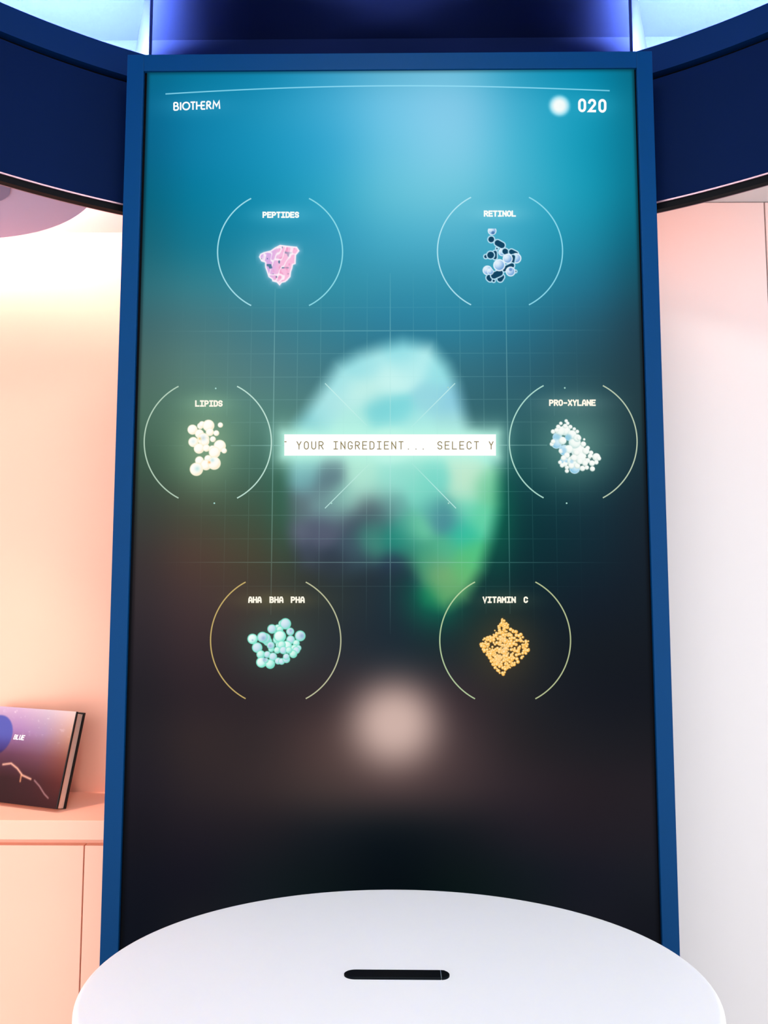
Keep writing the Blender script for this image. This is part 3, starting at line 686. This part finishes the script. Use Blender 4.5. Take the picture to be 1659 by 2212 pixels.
def C9(a, b): return (440+a/5.352, 1240+b/5.352)
def paint_aha(x, y, c):
    for (a, b, r, t) in ((905, 575, 42, 0), (945, 575, 65, 1), (855, 620, 38, 0), (880, 640, 40, 0), (790, 635, 54, 1), (1000, 665, 46, 1), (1115, 715, 62, 1), (740, 780, 52, 1), (715, 745, 62, 1), (680, 730, 62, 1), (780, 870, 34, 0),
                         (775, 825, 46, 1), (850, 760, 50, 0), (870, 820, 40, 0), (1005, 760, 50, 1), (1070, 800, 40, 0), (880, 720, 72, 2), (565, 750, 60, 2), (618, 850, 60, 1), (960, 830, 60, 2), (900, 820, 50, 0), (1050, 860, 46, 0),
                         (1095, 855, 34, 1), (1070, 880, 44, 1), (1035, 925, 46, 0), (850, 880, 40, 0), (920, 880, 46, 1), (985, 880, 40, 0), (660, 930, 50, 0), (735, 930, 40, 1), (800, 955, 48, 1), (668, 1020, 62, 2), (768, 1040, 56, 0), (860, 1005, 40, 1), (900, 1010, 38, 1),
                         (955, 985, 44, 1), (955, 955, 38, 1), (720, 1000, 30, 0)):
        dk, md, lt = [((110, 214, 190), (172, 236, 224), (236, 254, 246)), ((140, 218, 210), (188, 222, 234), (226, 240, 248)), ((120, 226, 198), (206, 246, 240), (250, 255, 253))][t]
        c = ball(c, x, y, *C9(a, b), r/5.352, dk, md, lt, (130, 232, 205), .26)
    for (a, b, r) in ((1135, 715, 26), (1005, 655, 18), (690, 740, 24), (705, 990, 24), (565, 765, 10), (770, 830, 20)):
        p = C9(a, b); c = over(c, (140, 165, 205), .7*np.exp(-((x-p[0])**2+(y-p[1])**2)/(r/5.352)**2))
    return c
patch('molecule_picture', 526, 668, 1328, 1452, 0.9, paint_aha, 'mint green bead molecule picture')

VIT = [(815,485),(860,540),(900,625),(1000,670),(1110,760),(1125,890),(1050,950),(1000,1020),(920,1080),(850,1110),(820,1190),(740,1130),(680,1060),(640,960),(580,900),(540,800),(580,730),(700,700),(760,640),(745,590),(790,520)]
VIT = [(935+a/5.352, 1240+b/5.352) for a, b in VIT]
def paint_vit(x, y, c):
    rnd = random.Random(11); P = np.array(VIT); n = 0
    c = over(c, (96, 66, 30), .32*(1-smooth(-6, 3, poly_sdf(x, y, VIT))))
    cx0, cy0 = 1089.0, 1398.0
    spots = []
    while n < 430:
        a = rnd.uniform(P[:, 0].min(), P[:, 0].max()); b = rnd.uniform(P[:, 1].min(), P[:, 1].max())
        d = float(poly_sdf(np.array([a]), np.array([b]), VIT)[0])
        if d > -1.5: continue
        hole = math.exp(-((a-1062)**2/160+(b-1393)**2/60))+math.exp(-((a-1113)**2/60+(b-1380)**2/50))+math.exp(-((a-1115)**2/30+(b-1420)**2/20))+math.exp(-((a-1090)**2/260+(b-1400)**2/8))*.6
        if rnd.random() < hole: continue
        spots.append((a, b, rnd.uniform(1.7, 4.0))); n += 1
    spots += [(1069, 1362, 1.8), (1078, 1366, 1.8), (1071, 1369, 1.4), (1066, 1371, 2), (1136, 1411.5, 3), (1130, 1418, 2.4), (1131, 1406, 3), (1140, 1405, 4)]
    for (a, b, r) in spots:
        m = (np.abs(x-a) < r+2) & (np.abs(y-b) < r+2)
        if not m.any(): continue
        cc = c[m]; h = math.exp(-((a-1086)**2+(b-1400)**2)/700.0)
        cc = ball(cc, x[m], y[m], a, b, r, (250, 172+16*h, 62), (255, 212, 116+24*h), (255, 240, 190), (255, 182, 78), .3)
        c[m] = cc
    for (a, b, r) in ((1086, 1381, 7), (1090, 1402, 8), (1079, 1420, 8), (1077, 1430, 6)):
        c = over(c, (255, 214, 150), .55*np.exp(-((x-a)**2+(y-b)**2)/(r*r)))
    return c
patch('molecule_picture', 1030, 1150, 1326, 1468, 0.75, paint_vit, 'golden orange granular molecule picture')

# ------------------------------------------------------------------ book on the counter
def at_height(x, y, z):
    d = (x-PCX)/F*_r+(PCY-y)/F*_u+_f; t = (z-EYE[2])/d[2]; return EYE+d*t
BW, BH, BT, BA = 0.235, 0.203, 0.030, 0.0045
lean = math.radians(-15)
_bz = CT+0.0005+BT*math.sin(-lean); _b1 = at_height(122, 1748, _bz); _b0 = at_height(0, 1733, _bz)
yaw = math.atan2(_b0[1]-_b1[1], _b1[0]-_b0[0])
bk = empty('book', tuple(_b1), (0, 0, 0), label='dark hardback book leaning on the peach wall, cover reading BLUE', category='book')
bk.rotation_euler = (Matrix.Rotation(-yaw, 3, 'Z') @ Matrix.Rotation(lean, 3, 'X')).to_euler()
# local frame: x to the left is negative, y away from the viewer, z up the cover; origin at the front bottom right corner
def bpart(name, x0, x1, y0, y1, z0, z1, mat, bev=0.0, **p): return link(name, box(x0, x1, y0, y1, z0, z1, bev), mat, bk, **p)
bpart('front_cover', -BW, 0, 0.0003, BA, 0, BH, M_COVEREDGE, 0.0004)
bpart('back_cover', -BW, 0, BT-BA, BT, 0, BH, M_COVEREDGE, 0.0004)
bpart('spine', -BW-BA, -BW, 0.0003, BT, 0, BH, M_COVEREDGE, 0.0004)
bpart('page_block', -BW, -0.004, BA, BT-BA, 0.001, BH-0.004, M_PAPER)
nx, nz = 150, 105
XX, ZZ = np.meshgrid(np.linspace(-BW, -0.0022, nx), np.linspace(0, BH, nz)); x = XX.ravel(); z = ZZ.ravel(); u = (x+BW)/BW; w = z/BH
K = np.array([[(44, 10, 12), (50, 12, 14), (58, 16, 16)], [(50, 16, 18), (62, 22, 26), (90, 32, 26)], [(96, 54, 76), (110, 66, 80), (138, 76, 60)],
              [(160, 120, 170), (165, 135, 165), (200, 150, 125)], [(205, 175, 200), (210, 190, 200), (235, 205, 195)]], float)
tu = np.clip((u-.35)/.65, 0, 1)*2; tw = w*4; i = np.clip(tu.astype(int), 0, 1); j = np.clip(tw.astype(int), 0, 3); a = (tu-i)[:, None]; b = (tw-j)[:, None]
c = (K[j, i]*(1-a)+K[j, i+1]*a)*(1-b)+(K[j+1, i]*(1-a)+K[j+1, i+1]*a)*b
nz1 = vnoise(x*1000+z*300, z*1000-x*300, 9, 3); nz2 = vnoise(x*1000, z*1000*2.4, 5, 8)
c = over(c, (240, 225, 228), .45*smooth(.62, .9, nz1)*smooth(.55, .95, w)*smooth(.5, .9, nz2))
d = np.hypot(x+0.207, z-0.140)
bl = 1-smooth(0.041, 0.046, d)
sp_ = smooth(0.090, 0.150, z)[:, None]; sphere = np.array([52, 30, 92.])*(1-sp_)+np.array([84, 88, 170.])*sp_
sphere = sphere*(0.35+0.65*smooth(0.088, 0.112, z))[:, None]; c = c*(1-bl[:, None])+sphere*bl[:, None]
for (pts, wd_, col, al) in (([(-0.17, 0.078), (-0.148, 0.082), (-0.128, 0.073), (-0.110, 0.060), (-0.085, 0.054)], 0.0022, (245, 190, 160), .9), ([(-0.113, 0.060), (-0.112, 0.047)], 0.002, (240, 170, 120), .8), ([(-0.074, 0.052), (-0.058, 0.042), (-0.040, 0.027), (-0.028, 0.020)], 0.0018, (190, 150, 150), .7)):
    dm = np.full(x.shape, 9.0)
    for p, q in zip(pts[:-1], pts[1:]):
        e = np.array(q)-np.array(p); t = np.clip(((x-p[0])*e[0]+(z-p[1])*e[1])/(e@e), 0, 1); dm = np.minimum(dm, np.hypot(x-p[0]-t*e[0], z-p[1]-t*e[1]))
    c = over(c, col, al*np.exp(-(dm/wd_)**2))
me = bpy.data.meshes.new('cover_print'); me.from_pydata(np.stack([x, np.zeros(len(x)), z], -1).tolist(), [], [f[::-1] for f in gridfaces(nx, nz)]); me.update()
at = me.color_attributes.new('picture', 'FLOAT_COLOR', 'POINT'); rgba = np.ones((len(x), 4)); rgba[:, :3] = 0.75*lin(np.clip(c, 0, 255)); at.data.foreach_set('color', rgba.astype(np.float32).ravel())
cp = link('cover_print', me, M_COVER, bk, label='glossy cover print of a violet to brown seascape')
st = word('BLUE', 0, 25, 0, 10.5, 1.9, 0.5)
V, Fs, base = [], [], 0
for pts, cl in st:
    q, f = stroke(pts, 1.9, cl); V.append(q); Fs += [tuple(k+base for k in g) for g in f]; base += len(q)
V = np.vstack(V)
M_PRINT = material('white_print', (250, 238, 236), 0.5, 0.3, 0.01, 30)
link('lettering', pydata('lettering', [(-0.158+0.0012*a+0.00018*(10.5-b), -0.0003, 0.144-0.00105*b) for a, b in V], Fs), M_PRINT, cp, label='white cover title')
